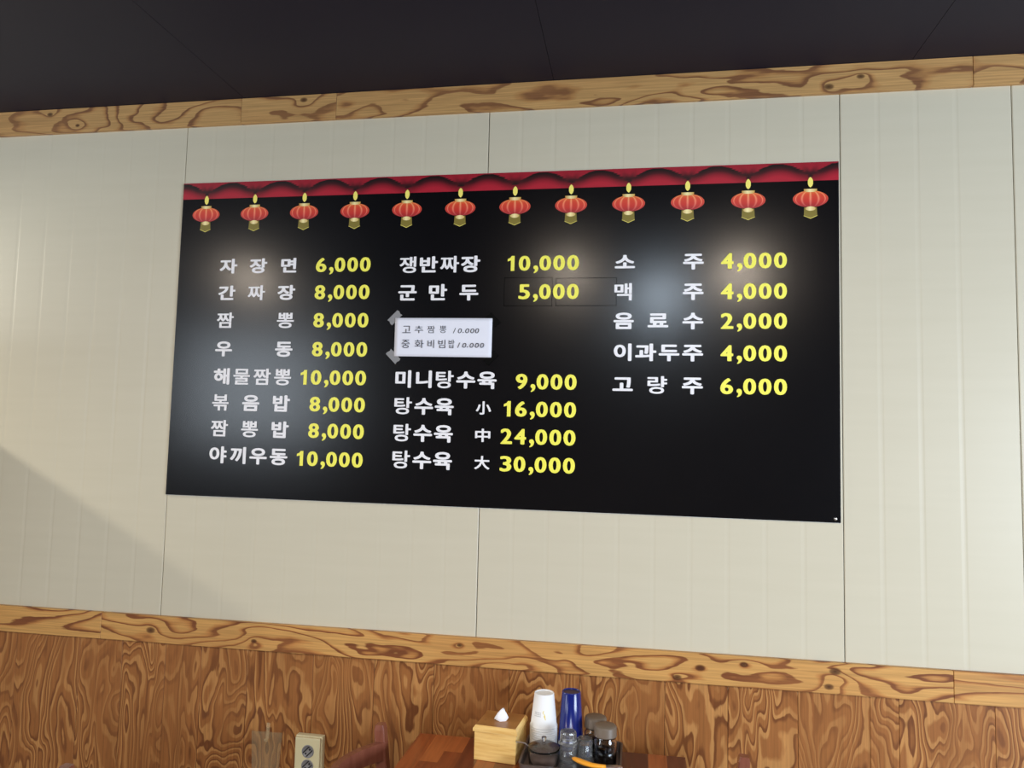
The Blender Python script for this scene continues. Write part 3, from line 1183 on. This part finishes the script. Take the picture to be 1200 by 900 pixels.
g2.scale = (1.0, 1.0, 1.1)
tag(g2, 'single clear upturned shot glass standing left of the front sauce jar', 'shot glass', 'clear shot glasses')

# spice jar with lid and knob
sj = empty('spice_jar', (0.2275, -0.2155, TF + 0.0004))
tag(sj, 'round glass spice jar of brown powder in front of the paper cups', 'spice jar')
R_ = 0.0385
mb = MB()
mb.lathe([(0.0, 0.0), (R_ - .006, 0.0), (R_ - .001, .006), (R_, .020), (R_ - .001, .036), (R_ + .0015, .040), (R_ + .0015, .043), (R_ - .002, .044), (R_ - .0035, .038),
          (R_ - .003, .020), (R_ - .005, .008), (R_ - .009, .004), (0.0, .004)], 'glass', 44)
mb.build('glass_body', sj)
mb = MB()
mb.lathe([(0.0, .0045), (R_ - .0095, .0045), (R_ - .0055, .0085), (R_ - .0035, .020), (R_ - .0037, .028), (0.018, .032), (0.0, .034)], 'chili', 44)
o = mb.build('spice', sj)
o['label'] = 'brown ground spice'
mb = MB()
mb.lathe([(R_ + .0005, .0446), (R_ + .001, .0462), (R_ - .002, .0482), (0.026, .0535), (0.012, .0575), (0.0, .0585), (0.0, .0568), (0.012, .0556), (0.025, .0515), (R_ - .003, .0462), (R_ + .0005, .0446)], 'glass', 44)
lid = mb.build('lid', sj)
mb = MB()
mb.lathe([(0.0, .0586), (0.004, .0588), (0.0036, .062), (0.0062, .066), (0.0058, .070), (0.0, .0715)], 'glass', 24)
mb.build('knob', lid)

# little steel spoon sticking out of the spice jar
sp = []
mb = MB()
pts = [(0.158, -0.228, 0.8045), (0.170, -0.226, 0.8040), (0.181, -0.224, 0.8010), (0.189, -0.2225, 0.7948), (0.1965, -0.221, 0.7905), (0.206, -0.219, 0.7855), (0.214, -0.217, 0.7810)]
mb.sweep(pts, [.0045, .0045, .004, .0035, .0035, .006, .009], [.0016] * 7, 'steel')
tag(mb.build('spoon'), 'small steel spoon handle sticking out of the spice jar beside the tissue box', 'spoon')

# utensil with an orange handle across the front of the tray
ut = empty('kitchen_utensil', (0.30, -0.25, TZ + 0.0265))
tag(ut, 'kitchen utensil with bright orange handle and steel end lying across the front of the tray', 'utensil')
mb = MB()
base = Vector((0.30, -0.25, TZ + 0.0265))
W = [Vector(p) for p in ((0.3010, -0.232, .7795), (0.306, -0.236, .7800), (0.318, -0.246, .7805), (0.334, -0.257, .7805), (0.352, -0.264, .7800), (0.372, -0.264, .7795), (0.384, -0.262, .7790))]
mb.sweep([p - base for p in W], [.005, .011, .016, .0165, .015, .013, .011], [.004, .009, .0115, .0115, .010, .009, .008], 'orange', n=16, smooth=True)
o = mb.build('handle', ut)
o['label'] = 'bright orange handle'
mb = MB()
mb.sweep([Vector((0.382, -0.2622, .7788)) - base, Vector((0.395, -0.259, .7790)) - base, Vector((0.412, -0.256, .7788)) - base, Vector((0.424, -0.254, .7780)) - base],
         [.010, .012, .012, .006], [.004, .003, .003, .002], 'steel')
mb.build('steel_blade', ut)
